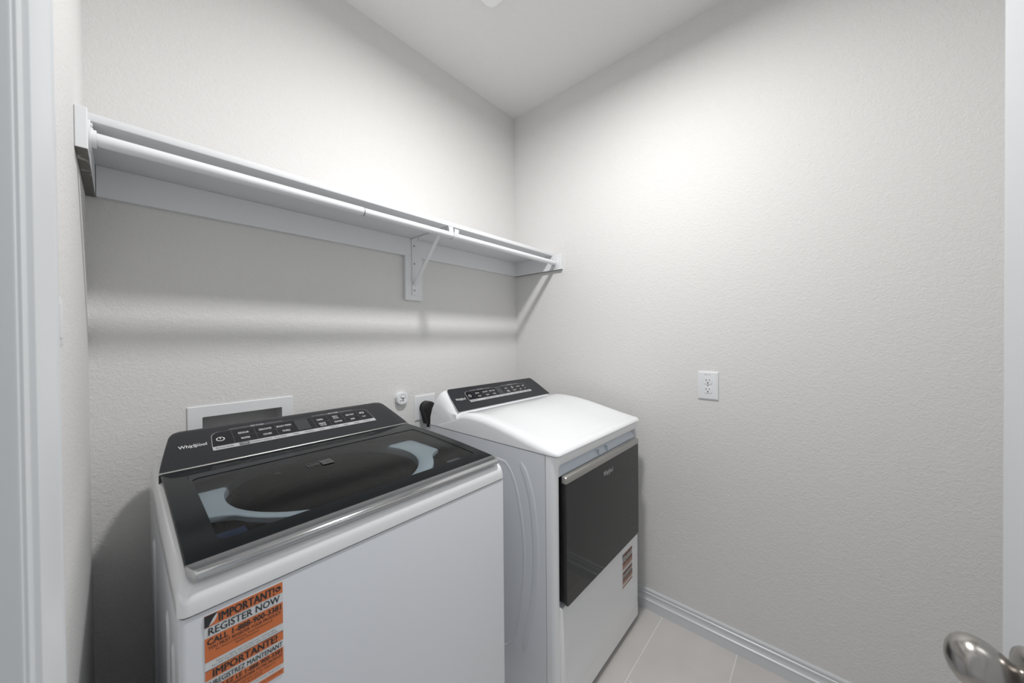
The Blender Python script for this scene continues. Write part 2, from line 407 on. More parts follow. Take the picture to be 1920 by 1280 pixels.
t = thing('shelf_bracket', 'white steel shelf-and-rod bracket on the vertical board', 'bracket', (-0.765, -0.018, 1.54))
BX = -0.766; BW = 0.0125
bm = nb(); box(bm, BX-BW, BX+BW, -0.0215, -0.0185, 1.540, 1.805, bev=0.0008); obj('wall_arm', bm, SHELF, t)
bm = nb(); box(bm, BX-BW, BX+BW, -0.300, -0.0215, 1.8045, 1.8072, bev=0.0008); obj('shelf_arm', bm, SHELF, t)
bm = nb(); tube_pts = [(BX, -0.024, 1.585), (BX, -0.235, 1.803)]
p0, p1 = Vector(tube_pts[0]), Vector(tube_pts[1]); dd = (p1-p0).normalized(); nn = Vector((0, dd.z, -dd.y))
loops(bm, [[p+Vector((sx, 0, 0))+nn*h for sx, h in ((-.009, .0), (-.009, .004), (-.005, .009), (.005, .009), (.009, .004), (.009, 0), (.0065, -.0005), (-.0065, -.0005))] for p in (p0, p1)])
obj('brace', bm, SHELF, t, smooth=30)
# front plate dropping to the hook that cradles the rod
bm = nb(); prof = [(-0.300, 1.806)]
for k in range(0, 13):
    a = math.radians(0-180*k/12+0); r_ = 0.0160
    prof.append((RY+r_*math.cos(a), RZ+r_*math.sin(a)))
prof = [(-0.300, 1.806), (-0.303, 1.790)]+prof[1:]+[(RY-0.0185, RZ+0.014), (RY-0.0195, RZ+0.024)]
th = 0.0022
ls = []
outer = [(y, z) for y, z in prof]
def off(pr, d):
    out = []
    for i, (y, z) in enumerate(pr):
        y0_, z0_ = pr[max(i-1, 0)]; y1_, z1_ = pr[min(i+1, len(pr)-1)]
        dy, dz = y1_-y0_, z1_-z0_; l = math.hypot(dy, dz) or 1
        out.append((y+dz/l*d, z-dy/l*d))
    return out
inn = off(prof, th)
loops(bm, [[(x, y, z) for y, z in outer+inn[::-1]] for x in (BX-0.011, BX+0.011)])
obj('hook', bm, SHELF, t, smooth=40)
for (y, z, ax) in ((-0.0215, 1.775, (0, -1, 0)), (-0.0215, 1.690, (0, -1, 0)), (-0.0215, 1.562, (0, -1, 0)), (-0.060, 1.8045, (0, 0, -1)), (-0.270, 1.8045, (0, 0, -1))):
    bm = nb(); lathe(bm, (BX, y, z), ax, [(0, .0042), (0.0015, .0038), (0.0022, .002)], n=12); obj('screw', bm, SCREWM, t, smooth=40)

# ------------------------------------------------------------------ wall plates
def duplex(name, label, fr, w_, h_, rec=True, group=None):
    t = thing(name, label, 'outlet', tuple(fr.o))
    bm = nb()
    loops(bm, [[fr.p(a, b, h) for a, b in rrect(-w_/2+i, w_/2-i, -h_/2+i, h_/2-i, 0.003, 3)] for h, i in ((0, 0), (.0035, 0), (.006, .004), (.0062, .006))])
    obj('cover_plate', bm, PLASTIC, t, smooth=40)
    if rec:
        for dz in (0.0195, -0.0195):
            bm = nb(); pts = []
            for k in range(32):
                a = 2*math.pi*k/32; pts.append((0.0172*math.cos(a), dz+max(-0.0138, min(0.0138, 0.0172*math.sin(a)))))
            slab(bm, fr, pts, 0.0058, 0.0078)
            r = obj('receptacle', bm, PLASTIC, t)
            bm = nb(); frect(bm, fr, -0.0075, -0.0053, dz+0.000, dz+0.0085, 0.0080); frect(bm, fr, 0.0052, 0.0072, dz+0.001, dz+0.0078, 0.0080)
            flat(bm, fr, [(0.0028*math.cos(a), dz-0.0075+0.0028*math.sin(a)) for a in [2*math.pi*k/12 for k in range(12)]], 0.0080)
            obj('slots', bm, SLOT, r)
        bm = nb(); flat(bm, fr, [(0.0028*math.cos(a), 0.0028*math.sin(a)) for a in [2*math.pi*k/12 for k in range(12)]], 0.0066); obj('screw', bm, GREYINK, t)
        bm = nb(); frect(bm, fr, -0.013, -0.004, 0.046, 0.0475, 0.0064); frect(bm, fr, 0.000, 0.009, 0.0462, 0.0473, 0.0064); obj('stamped_mark', bm, GREYINK, t)
    return t
duplex('wall_outlet', 'white duplex outlet with oversized plate on the right wall', Frame((-0.0002, -1.112, 1.115), (0, -1, 0), (0, 0, 1)), 0.080, 0.122)
t = duplex('dryer_outlet', 'square white outlet plate on the back wall behind the black plug', Frame((-0.7005, -0.0002, 0.9905), (1, 0, 0), (0, 0, 1)), 0.120, 0.122, rec=False)
# light switch on the left wall, beside the door casing
t = thing('light_switch', 'white light switch plate on the left wall beside door casing', 'light switch', (-W, -0.752, 1.356))
fr = Frame((-W+0.0002, -0.752, 1.356), (0, 1, 0), (0, 0, 1))
bm = nb(); loops(bm, [[fr.p(a, b_, h) for a, b_ in rrect(-0.04+i, 0.04-i, -0.034+i, 0.034-i, 0.003, 3)] for h, i in ((0, 0), (.003, 0), (.0045, .004))]); obj('cover_plate', bm, PLASTIC, t, smooth=40)
bm = nb(); slab(bm, fr, rrect(-0.016, 0.016, -0.022, 0.022, 0.002, 3), 0.0044, 0.0055); obj('rocker', bm, PLASTIC, t)

# washer outlet box recessed in the back wall
t = thing('washer_outlet_box', 'white plastic washer supply box frame on the wall behind washing machine', 'outlet box', (-1.43, 0, 0.90))
bm = nb(); fr = Frame((-1.4295, -0.0002, 1.0), (1, 0, 0), (0, 0, 1))
def rr(i, r=0.002): return rrect(-0.1465+i, 0.1465-i, -0.12+i, 0.12-i, r, 2)
ls = [[fr.p(a, b_, h) for a, b_ in rr(i)] for i, h in ((0, 0), (0, .003), (.002, .005), (.036, .005), (.0365, .001))]
loops(bm, ls, cap0=False, cap1=False); obj('frame', bm, PLASTIC, t)
bm = nb(); loops(bm, [[fr.p(a, b_, h) for a, b_ in ((-q, -.0848), (q, -.0848), (q, .0848), (-q, .0848))] for q, h in ((.1112, .001), (.1112, -.085))], cap0=False); obj('back_pan', bm, BOXIN, t)
for vx in (-0.05, 0.05):
    bm = nb(); tube(bm, [fr.p(vx, -0.084, -0.04), fr.p(vx, -0.03, -0.04)], 0.009, 12); obj('valve', bm, BRUSHED, t, smooth=40)
# round cap
t = thing('gas_stub_cover', 'small round white plastic cap on the back wall left of outlet plate', 'pipe cover', (-0.835, 0, 1.052))
o_ = (-0.835, 0.0, 1.052)
bm = nb()
ls = []
for d, r in ((0, .030), (.016, .030), (.020, .0285), (.021, .020), (.019, .018)):
    ls.append([(o_[0]+(r if k % 8 else r*0.93)*math.cos(2*math.pi*(k+.5)/32), -d, o_[2]+(r if k % 8 else r*0.93)*math.sin(2*math.pi*(k+.5)/32)) for k in range(32)])
loops(bm, ls); obj('cap_body', bm, PLASTIC, t, smooth=30)
fr = Frame((-0.835, -0.0192, 1.052), (1, 0, 0), (0, 0, 1))
bm = nb()
for rot in (0, 90):
    c_, s_ = math.cos(math.radians(rot+35)), math.sin(math.radians(rot+35))
    slab(bm, fr, [(c_*a-s_*b_, s_*a+c_*b_) for a, b_ in ((-.014, -.003), (.014, -.003), (.014, .003), (-.014, .003))], 0, 0.0035)
obj('cross_rib', bm, PLASTIC, t)
bm = nb()
for a in (45, 160, 280): flat(bm, fr, [(0.006*math.cos(math.radians(a))+0.0022*math.cos(q), 0.006*math.sin(math.radians(a))+0.0022*math.sin(q)) for q in [2*math.pi*k/8 for k in range(8)]], 0.0038)
obj('screw_hole', bm, GREYINK, t)

# dryer plug and cord
t = thing('power_plug', 'black right-angle dryer plug with heavy cord in the square outlet', 'plug', (-0.708, -0.006, 0.99))
px_, pz_ = -0.706, 0.990
def plug_out(s, lo_=0.0):
    pts = []
    for k in range(0, 25):
        a = math.radians(-35+250*k/24); pts.append((0.033*s*math.cos(a), 0.033*s*math.sin(a)))
    pts += [(-0.014*s, -0.060), (-0.010*s, -0.078), (0.010*s, -0.078), (0.014*s, -0.060)]
    return pts
fr = Frame((px_, -0.0065, pz_), (1, 0, 0), (0, 0, 1))
bm = nb(); loops(bm, [[fr.p(a, b_, h) for a, b_ in plug_out(s)] for h, s in ((0, .92), (.006, 1.0), (.010, 1.0))]); loops(bm, [[fr.p(a, b_, h) for a, b_ in plug_out(s)] for h, s in ((.010, .85), (.015, .85))]); 
loops(bm, [[fr.p(a, b_, h) for a, b_ in plug_out(s)] for h, s in ((.015, 1.0), (.024, 1.0), (.027, .93))]); loops(bm, [[fr.p(a, b_, h) for a, b_ in plug_out(s)] for h, s in ((.027, .82), (.031, .82))])
loops(bm, [[fr.p(a, b_, h) for a, b_ in plug_out(s)] for h, s in ((.031, 1.02), (.043, 1.02), (.048, .92), (.050, .75))]); obj('plug_body', bm, RUBBER, t, smooth=35)
bm = nb(); tube(bm, [(px_, -0.033, pz_-0.070), (px_+0.002, -0.033, pz_-0.13), (px_+0.004, -0.034, pz_-0.25), (px_+0.01, -0.045, pz_-0.5), (px_+0.02, -0.06, 0.35)], 0.0075, 12); obj('cord', bm, RUBBER, t, smooth=40)
bm = nb(); tube(bm, [(px_+0.0008, -0.033, pz_-0.094), (px_+0.0014, -0.033, pz_-0.112)], 0.0083, 12); obj('cord_tag', bm, PAPER, t, smooth=40)

# ------------------------------------------------------------------ washing machine
WX0, WX1, WY0, WY1 = -1.662, -0.953, -0.777, -0.060
WSE = 0.915
wm = thing('washing_machine', 'white top-load washing machine with dark glass lid and orange sticker', 'washing machine', ((WX0+WX1)/2, (WY0+WY1)/2, 0))
bm = nb(); loops(bm, [[(x, y, z) for x, y in rrect(WX0+i, WX1-i, WY0+i, WY1-i, 0.010-i*.5, 4)] for z, i in ((0.028, 0), (0.905, 0), (0.9105, .002))], cap1=False)
# pressed ribs in the left side
for yc, hw in ((-0.70, .018), (-0.60, .030), (-0.25, .030)):
    fr = Frame((WX0, yc, 0), (0, -1, 0), (0, 0, 1))
    loops(bm, [[fr.p(a, b_, h) for a, b_ in rrect(-hw+i, hw-i, 0.15+i, 0.84-i, hw-i-.0005, 5)] for i, h in ((0, -.001), (.003, .001), (.008, .003), (.012, .0035))])
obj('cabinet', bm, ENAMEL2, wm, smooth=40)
for fx in (WX0+.06, WX1-.06):
    for fy in (WY0+.06, WY1-.06):
        bm = nb(); lathe(bm, (fx, fy, 0.0), (0, 0, 1), [(0, .022), (.012, .022), (.014, .010), (.029, .010)], n=16); obj('foot', bm, RUBBER, wm, smooth=40)

YL0, YL1 = -0.775, -0.272              # lid front / rear
def zl(y): 
    f = (y-YL0)/(YL1-YL0); f_ = max(0, min(1, f))
    return 0.974+0.026*f_+0.006*math.sin(math.pi*f_)
OPX0, OPX1, OPY0, OPY1 = -1.604, -1.000, -0.702, -0.362    # window in the lid
# white top cover, a ring around the tub opening
bm = nb()
def topz(y, k): return 0.935+(min(zl(max(min(y, YL1), YL0)), 0.998)-0.935-0.013)*k
ls = []
for k, i, iy, r in ((None, 0, 0, .014), (0, 0, 0, .018), (.35, .0012, .003, .02), (.70, .005, .012, .02), (.92, .0085, .024, .02), (1.0, .014, .034, .02), (1.0, .022, .055, .02)):
    l = []
    for x, y in rrect(WX0-.001+i, WX1+.001-i, WY0-.001+iy, WY1-i, r, 6):
        l.append((x, y, 0.9135 if k is None else (0.930 if k == 0 else topz(y, k))))
    ls.append(l)
ins = rrect(-1.633, -0.982, OPY0-.008, -0.14, .005, 6)
ls.append([(x, y, topz(y, 1)) for x, y in ins]); ls.append([(x, y, 0.915) for x, y in ins])
loops(bm, ls, cap0=False, cap1=False); obj('top_cover', bm, ENAMEL, wm, smooth=40)
# dark well under the lid
bm = nb(); wx0, wx1, wy0, wy1 = -1.631, -0.984, OPY0-.006, -0.142
cxw, cyw, rin = -1.312, -0.436, 0.240
ls = []
NN = 64
def sqpt(k, f):  # square outline param
    a = 2*math.pi*(k+.5)/NN; c_, s_ = math.cos(a), math.sin(a)
    tx = (wx1-cxw)/c_ if c_ > 0 else (wx0-cxw)/c_; ty = (wy1-cyw)/s_ if s_ > 0 else (wy0-cyw)/s_
    tt = min(tx, ty); return (cxw+c_*tt, cyw+s_*tt)
circ = lambda r, z: [(cxw+r*math.cos(2*math.pi*(k+.5)/NN), cyw+r*math.sin(2*math.pi*(k+.5)/NN), z) for k in range(NN)]
loops(bm, [[(*sqpt(k, 1), topz(sqpt(k, 1)[1], 1)-.001) for k in range(NN)], [(*sqpt(k, 1), 0.912) for k in range(NN)], circ(rin+.02, 0.908), circ(rin+.012, 0.86), circ(rin+0.012, 0.50)], cap0=False, cap1=True)
obj('inner_well', bm, DARKPL, wm, smooth=40)
# pale tub ring: round in front, square towards the back
bm = nb()
out, inn_ = [], []
for k in range(NN):
    a = 2*math.pi*(k+.5)/NN; c_, s_ = math.cos(a), math.sin(a)
    off = abs((math.degrees(a)-270+180) % 360-180)          # degrees away from the front
    rf = 0.266 if c_ < 0 else 0.266+0.019*min(1, off/40)     # thin rim in front
    k_ = min(1, max(0, (off-66)/18)); q = rf+(0.34/max(abs(c_), .3)-rf)*k_*k_*(3-2*k_)
    q = min(q, (0.306 if c_ < 0 else 0.318)/max(abs(c_), 1e-6), 0.250/max(s_, 1e-6) if s_ > 0 else 9)
    out.append((cxw+c_*q, cyw+s_*q)); inn_.append((cxw+c_*rin, cyw+s_*rin))
loops(bm, [[(x, y, .944) for x, y in out], [(x, y, .954) for x, y in out], [(cxw+(x-cxw)*.993, cyw+(y-cyw)*.993, .956) for x, y in out], [(cxw+(x-cxw)*1.025, cyw+(y-cyw)*1.025, .956) for x, y in inn_], [(x, y, .951) for x, y in inn_], [(cxw+(x-cxw)*.99, cyw+(y-cyw)*.99, .936) for x, y in inn_], [(x, y, .926) for x, y in inn_]], cap0=False, cap1=False)
obj('tub_ring', bm, TUBW, wm, smooth=40)
bm = nb(); loops(bm, [circ(rin+.004, .930), circ(rin-.006, .926), circ(rin-.004, .870), circ(rin+.002, .865), circ(rin+.003, .845), circ(rin-.004, .840), circ(rin-.003, .56), circ(rin-.05, .545)], cap0=False, cap1=True)
bk = obj('wash_basket', bm, BASKET, wm, smooth=40)
bm = nb()
for kk in range(30):
    for zz in (0.80, .76, .72, .68):
        a = 2*math.pi*(kk+(.5 if zz in (.76, .68) else 0))/30
        ctr = Vector((cxw+(rin-.005)*math.cos(a), cyw+(rin-.005)*math.sin(a), zz)); tn = Vector((-math.sin(a), math.cos(a), 0))
        f = bm.faces.new([bm.verts.new(ctr+tn*.0045*math.cos(q)+Vector((0, 0, .0045*math.sin(q)))) for q in [2*math.pi*j/8 for j in range(8)]])
po = obj('perforations', bm, SLOT, bk); po['kind'] = 'stuff'
bm = nb(); lathe(bm, (cxw, cyw, .56), (0, 0, 1), [(0, .165), (.012, .16), (.03, .10), (.05, .05), (.06, .02)], n=32)
for kk in range(4):
    a = math.pi/2*kk+.4; d_ = Vector((math.cos(a), math.sin(a), 0)); n_ = Vector((-d_.y, d_.x, 0)); o3 = Vector((cxw, cyw, 0))
    loops(bm, [[o3+d_*.03+n_*s*.01+Vector((0, 0, z)) for s, z in ((-1, .56), (1, .56), (.6, .64), (-.6, .64))], [o3+d_*.155+n_*s*.014+Vector((0, 0, z)) for s, z in ((-1, .56), (1, .56), (.6, .595), (-.6, .595))]])
obj('impeller', bm, BASKET, bk, smooth=35)
bm = nb(); box(bm, -1.625, -1.545, -0.685, -0.590, 0.913, 0.945, bev=.002); obj('detergent_cup', bm, BLUE, wm, smooth=40)['label'] = 'dark blue cup under the glass'
bm = nb(); box(bm, -1.045, -0.995, -0.680, -0.615, 0.913, 0.950, bev=.004); obj('bleach_cup', bm, GREYINK, wm, smooth=40)

# lid: opaque gloss frame around a see-through pane, gently domed
LX0, LX1 = -1.651, -0.968
lid = None
def lidloop(x0, x1, y0, y1, r, dz, seg=8):
    return [(x, y, zl(y)+dz) for x, y in rrect2(x0, x1, y0, y1, r, seg)]
def rrect2(x0, x1, y0, y1, r, seg=8, n=14):
    """rounded rectangle with subdivided straight sides"""
    out = []; r = max(r, 1e-4)
    cs = ((x1-r, y0+r, -90), (x1-r, y1-r, 0), (x0+r, y1-r, 90), (x0+r, y0+r, 180))
    for q, (cx, cy, a0) in enumerate(cs):
        arc = [(cx+r*math.cos(math.radians(a0+90*k/seg)), cy+r*math.sin(math.radians(a0+90*k/seg))) for k in range(seg+1)]
        out += arc
        nx, ny, na = cs[(q+1) % 4]
        st = (nx+r*math.cos(math.radians(na)), ny+r*math.sin(math.radians(na))); e = arc[-1]
        for k in range(1, n): out.append((e[0]+(st[0]-e[0])*k/n, e[1]+(st[1]-e[1])*k/n))
    return out
bm = nb()
a_ = (LX0, LX1, YL0+.030, YL1+.004)
loops(bm, [lidloop(OPX0, OPX1, OPY0, OPY1, .016, -.010), lidloop(LX0+.006, LX1-.006, YL0+.034, YL1, .004, -.012), lidloop(*a_, .003, -.008), lidloop(*a_, .003, -.003), lidloop(LX0+.002, LX1-.002, YL0+.030, YL1+.003, .003, 0), lidloop(OPX0, OPX1, OPY0, OPY1, .016, 0), lidloop(OPX0, OPX1, OPY0, OPY1, .016, -.010)], cap0=False, cap1=False)
lid = obj('lid', bm, BLACKG, wm, smooth=30)
bm = nb(); n_ = 16
rows = []
for k in range(n_+1):
    y = OPY0+(OPY1-OPY0)*k/n_
    rows.append([bm.verts.new((x, y, zl(y)-.0012)) for x in (OPX0, OPX1)])
for a, b_ in zip(rows, rows[1:]): bm.faces.new((a[0], a[1], b_[1], b_[0]))
obj('glass_pane', bm, GLASS, lid, smooth='keep')
# printing on the pane
bm = nb(); fr = Frame((0, 0, zl(-.33)+.0012), (1, 0, 0), (0, 1, .02))
def lf(a0, a1, y): return Frame((a0, y, zl(y)+.0006), (1, 0, 0), (0, 1, (zl(y+.01)-zl(y))/.01)), a1-a0
f_, wd = lf(-1.388, -1.326, -0.491)
frect(bm, f_, wd*.53, wd, 0, .035, 0); text(bm, 'LOAD', f_, wd*.03, wd*.48, .009, .018, .0001, 0, bold=.01)
for q in ((0, wd*.5, 0, .0009), (0, wd*.5, .0341, .035), (0, .0009, 0, .035)): frect(bm, f_, *q, 0)
text(bm, '& GO', f_, wd*.56, wd*.95, .009, .018, .0002, 1, bold=.01)
obj('glass_print', bm, [PRINT, PANEL], lid); bm = nb()
f2, _ = lf(-1.455, -1.44, -0.472); ringline(bm, f2, 0, .004, .0035, .005, .001, 0, 0); ringline(bm, f2, 0, -.003, .0045, .0045, .001, .0001, 0)
obj('lock_symbol', bm, PRINT, lid)
# chrome front lip
bm = nb()
zf = zl(YL0+.030)
prof = [(YL0+.0305, zf+.0002), (YL0+.018, zf-.0006), (YL0+.006, zf-.0030), (YL0-.001, zf-.0065), (YL0-.003, zf-.011), (YL0-.001, zf-.0155), (YL0+.004, zf-.018), (YL0+.010, zf-.0165), (YL0+.013, zf-.012), (YL0+.0305, zf-.011)]
secs = []
for x, s in ((LX0, .35), (LX0+.002, .65), (LX0+.006, .88), (LX0+.012, 1), (LX1-.012, 1), (LX1-.006, .88), (LX1-.002, .65), (LX1, .35)):
    secs.append([(x, (YL0+.0305)+(y-(YL0+.0305))*s, z if s == 1 else zf+(z-zf)*(0.6+.4*s)) for y, z in prof])
loops(bm, secs); obj('lid_handle', bm, CHROME, lid, smooth=50)['label'] = 'chrome front lip of the lid'

# console
CY0, CZ0, CYT, CZT = -0.268, 1.001, -0.098, 1.074
cfr = Frame(((WX0+WX1)/2, CY0, CZ0), (1, 0, 0), (0, CYT-CY0, CZT-CZ0)); CL = math.hypot(CYT-CY0, CZT-CZ0)
def whalf(f, side):
    # half width of the face at height fraction f
    base = 0.3465
    fl = 0.034*f**1.15
    return base-fl
bm = nb()
NV = 22; rows = []
def cface(f): 
    return f*CL
for k in range(NV+1):
    f = k/NV
    hw = whalf(f, 0)
    rc = .20   # rounded top corners
    if f > 1-rc:
        q = (f-(1-rc))/rc; hw -= 0.040*(1-math.sqrt(max(0, 1-q*q)))
    drop = 0.010*max(0, (f-.90)/.10)**2
    r = []
    for s in [-1, -.995, -.98, -.9, -.6, -.3, 0, .3, .6, .9, .98, .995, 1]:
        e = 0.0035 if abs(s) == 1 else (0.001 if abs(s) > .99 else 0)
        r.append(cfr.p(s*hw, cface(f), -drop-e))
    rows.append(r)
vr = [[bm.verts.new(p) for p in r] for r in rows]
for a, b_ in zip(vr, vr[1:]):
    for i in range(len(a)-1): bm.faces.new((a[i], a[i+1], b_[i+1], b_[i]))
# skirt down to the top cover
outl = [v for v in vr[0]] + [r[-1] for r in vr[1:]] + list(reversed(vr[-1][:-1])) + [r[0] for r in reversed(vr[1:-1])]
def skirt(fn):
    return [bm.verts.new(fn(v.co)) for v in outl]
l1 = skirt(lambda c: Vector((c.x, min(c.y+.010, -.066), c.z-.012)) if c.y > -.2 else Vector((c.x, c.y, c.z-.008)))
l2 = skirt(lambda c: Vector(((WX0+WX1)/2+(c.x-(WX0+WX1)/2)*1.0, min(c.y+.02, -.066) if c.y > -.2 else c.y, 0.972)))
for A, B in ((outl, l1), (l1, l2)):
    for i in range(len(A)):
        j = (i+1) % len(A)
        try: bm.faces.new((A[i], A[j], B[j], B[i]))
        except ValueError: pass
con = obj('console', bm, CHARCOAL, wm, smooth=40)
xc = (WX0+WX1)/2
bm = nb(); extrude_x(bm, [(CY0-.0010, CZ0-.004), (CY0-.0018, CZ0-.001), (CY0-.0006, CZ0+.0006), (CY0+.003, CZ0+.0010), (CY0+.003, CZ0-.004)], xc-.3465, xc+.3465); obj('silver_edge', bm, BRUSHED, con, smooth=50)

def controls(con, fr, a0, a1, b0, bs, b1, dryer=False):
    """black touch panel a0..a1, silver strip b0..bs, panel bs..b1, with legends"""
    wd = a1-a0; ht = b1-bs
    bm = nb(); r = ht*.30
    pts = [(a0, bs), (a1, bs)] + [(a1-r*(1-math.cos(q))-.004, b1-r+r*math.sin(q)) for q in [math.pi/2*k/6 for k in range(7)]] + [(a0+r-r*math.sin(q)+.004, b1-r+r*math.cos(q)) for q in [math.pi/2*k/6 for k in range(7)]]
    cx_ = (a0+a1)/2; cy_ = (bs+b1)/2
    big = [(a+(.0012 if a > cx_ else -.0012), b_+(.0012 if b_ > cy_ else 0)) for a, b_ in pts]
    slab(bm, fr, big, 0, .0008, 1); slab(bm, fr, pts, .0005, .0014, 0)
    slab(bm, fr, [(a0-.001, b0), (a1+.001, b0), (a1+.001, bs), (a0-.001, bs)], 0, .0016, 1)
    sc0, sc1 = a0+wd*.462, a0+wd*.545
    slab(bm, fr, [(sc0, bs+ht*.10), (sc1, bs+ht*.10), (sc1, b1-ht*.08), (sc0, b1-ht*.08)], .0014, .0017, 2)
    cp = obj('control_panel', bm, [PANEL, SILVER, SCREEN], con)
    bm = nb(); H_ = .0021
    th_ = ht*.13
    def cen(s, a, b_, w_, k=1, m=0): text(bm, s, fr, a-w_/2, a+w_/2, b_-th_*k/2, th_*k, H_, m, bold=.012)
    cols = [.165, .283, .392]; y1_, y2_ = bs+ht*.66, bs+ht*.26
    for c, (u_, l_) in zip(cols, (('REGULAR', 'WHITES'), ('DELICATES', 'COLORS'), ('BULKY ITEMS', 'TOWELS'))):
        cen(u_, a0+wd*c, y1_, wd*.0085*len(u_)*.92); cen(l_, a0+wd*c, y2_, wd*.0085*len(l_)*.92)
    cen('NORMAL', a0+wd*.625, y1_, wd*.042); cen('SANITIZE', a0+wd*.625, y2_+ht*.06, wd*.046); cen('WITH OXI', a0+wd*.625, y2_-ht*.10, wd*.040, .8)
    cen('RINSE &', a0+wd*.735, y1_+ht*.08, wd*.036, .8); cen('DRAIN', a0+wd*.735, y1_-ht*.08, wd*.036, .8); cen('COLD WASH', a0+wd*.735, y2_, wd*.056)
    cen('HEAVY DUTY', a0+wd*.845, y1_, wd*.062); cen('QUICK', a0+wd*.845, y2_, wd*.032)
    cen('START', a0+wd*.938, y2_+ht*.05, wd*.028, .7)
    ringline(bm, fr, a0+wd*.945, y1_, ht*.07, ht*.07, ht*.03, H_, 0)
    flat(bm, fr, [(a0+wd*.922, y1_-ht*.09), (a0+wd*.934, y1_), (a0+wd*.922, y1_+ht*.09)], H_)
    ringline(bm, fr, a0+wd*.045, bs+ht*.46, ht*.125, ht*.125, ht*.035, H_, 0); frect(bm, fr, a0+wd*.045-ht*.015, a0+wd*.045+ht*.015, bs+ht*.46, bs+ht*.60, H_)
    for c0, c1, s in ((.10, .40, 'WHAT TO WASH'), (.59, .89, 'HOW TO WASH')):
        yb = b1+ht*.10
        frect(bm, fr, a0+wd*c0, a0+wd*((c0+c1)/2-.045), yb, yb+.0007, .0006); frect(bm, fr, a0+wd*((c0+c1)/2+.045), a0+wd*c1, yb, yb+.0007, .0006)
        text(bm, s, fr, a0+wd*((c0+c1)/2-.038), a0+wd*((c0+c1)/2+.038), yb-ht*.05, ht*.10, .0006, 0, bold=.01)
    # key dividers
    for c in (.107, .225, .340): frect(bm, fr, a0+wd*c, a0+wd*c+.0005, bs+ht*.04, b1-ht*.1, .0017, 1)
    for c in (.575, .680, .790, .905): frect(bm, fr, a0+wd*c, a0+wd*c+.0005, bs+ht*.04, b1-ht*.1, .0017, 1)
    for c0, c1 in ((.107, .44), (.575, .905)): frect(bm, fr, a0+wd*c0, a0+wd*c1, bs+ht*.46, bs+ht*.46+.0005, .0017, 1)
    # legend on the silver strip
    bm_h = bs-b0
    for c, s, w_ in ((.055, 'Remote Enable', .085), (.255, 'Fabric Softener', .085), (.345, 'Deep Water', .07), (.435, 'Temp', .035), (.52, 'Extra Rinse', .055), (.60, 'Soil', .03), (.69, 'Delay Start', .06), (.77, 'Volume', .035), (.85, 'Settings', .045), (.935, 'Hold Start', .06)):
        text(bm, s, fr, a0+wd*(c-w_/2), a0+wd*(c+w_/2), b0+bm_h*.30, bm_h*.42, .0020, 2, bold=0)
    if not dryer:
        frect(bm, fr, a0+wd*.125, a0+wd*.175, b0+bm_h*.12, b0+bm_h*.88, .0019, 2); text(bm, 'LOAD', fr, a0+wd*.13, a0+wd*.17, b0+bm_h*.3, bm_h*.42, .0022, 0, bold=.01)
        text(bm, '& GO', fr, a0+wd*.18, a0+wd*.21, b0+bm_h*.3, bm_h*.42, .0022, 2, bold=0)
    obj('legends', bm, [WHITEINK, GREYINK, DARKINK], cp)
controls(con, cfr, -0.235, 0.238, 0.052, 0.068, 0.138)
bm = nb(); logo(bm, cfr, -0.304, -0.245, 0.086, 0.0006); obj('logo', bm, WHITEINK, con)

# orange registration sticker
def sticker(parent, fr, wd, ht, o1, o2, name='sticker', bold=0.02):
    bm = nb(); slab(bm, fr, [(0, 0), (wd, 0), (wd, -ht), (0, -ht)], .0001, .0006, 0)
    for a, b_ in ((0, .118), (.22, .45), (.534, .63), (.71, .887), (.94, 1)): frect(bm, fr, 0, wd, -ht*b_, -ht*a, .0008, 1)
    frect(bm, fr, 0, wd, -ht*.536, -ht*.531, .0009, 2)
    h = .0011
    def ln(s, f0, f1, base, cap_, bd=bold): text(bm, s, fr, wd*f0, wd*f1, -ht*base, ht*cap_, h, 2, bold=bd)
    ln('IMPORTANT!', .17, .88, .102, .082, .035); ln('REGISTER NOW', .045, .955, .200, .070, .022)
    ln('CALL 1-888-900-3381', .03, .97, .292, .058, .035); ln('YOU MUST REGISTER YOUR PRODUCT', .04, .97, .338, .030, .02)
    ln('For Proof of Ownership, Recall Notifications &', .13, .85, .372, .020, 0); ln('Quality Assurance', .36, .66, .402, .020, 0)
    ln('Failure to register does not impact your warranty rights.', .13, .90, .485, .014, 0); ln('For full Terms & Conditions visit our website.', .08, .93, .512, .014, 0)
    ln('IMPORTANTE!', .09, .91, .616, .070, .035); ln('ENREGISTREZ MAINTENANT', .01, .985, .698, .050, .022)
    ln('APPELEZ LE 1-888-900-3381', .02, .975, .762, .043, .03); ln('VOUS DEVEZ ENREGISTRER VOTRE PRODUIT', .02, .98, .803, .026, .02)
    ln('pour preuve de propriete, avis de rappel et', .10, .88, .835, .018, 0); ln("assurance de la qualite", .33, .70, .864, .018, 0)
    ln('Ne pas enregistrer ne limite pas vos droits de garantie.', .08, .96, .915, .013, 0); ln('Modalites completes sur notre site.', .25, .98, .968, .014, 0)
    # corner icon and phone symbol
    flat(bm, fr, [(0, -ht*.115), (wd*.05, -ht*.115), (wd*.16, -ht*.003), (wd*.0, -ht*.003)], .0010, 2)
    flat(bm, fr, [(wd*.05, -ht*.108), (wd*.11, -ht*.085), (wd*.145, -ht*.045), (wd*.15, -ht*.010), (wd*.10, -ht*.05)], .0011, 0)
    flat(bm, fr, [(wd*.935+wd*.042*math.cos(q), -ht*.06+wd*.042*math.sin(q)) for q in [2*math.pi*k/20 for k in range(20)]], .0010, 2)
    ringline(bm, fr, wd*.945, -ht*.052, wd*.026, wd*.026, wd*.014, .0012, 1, a0=150, a1=300)
    return obj(name, bm, [o2, o1, DARKINK], parent)
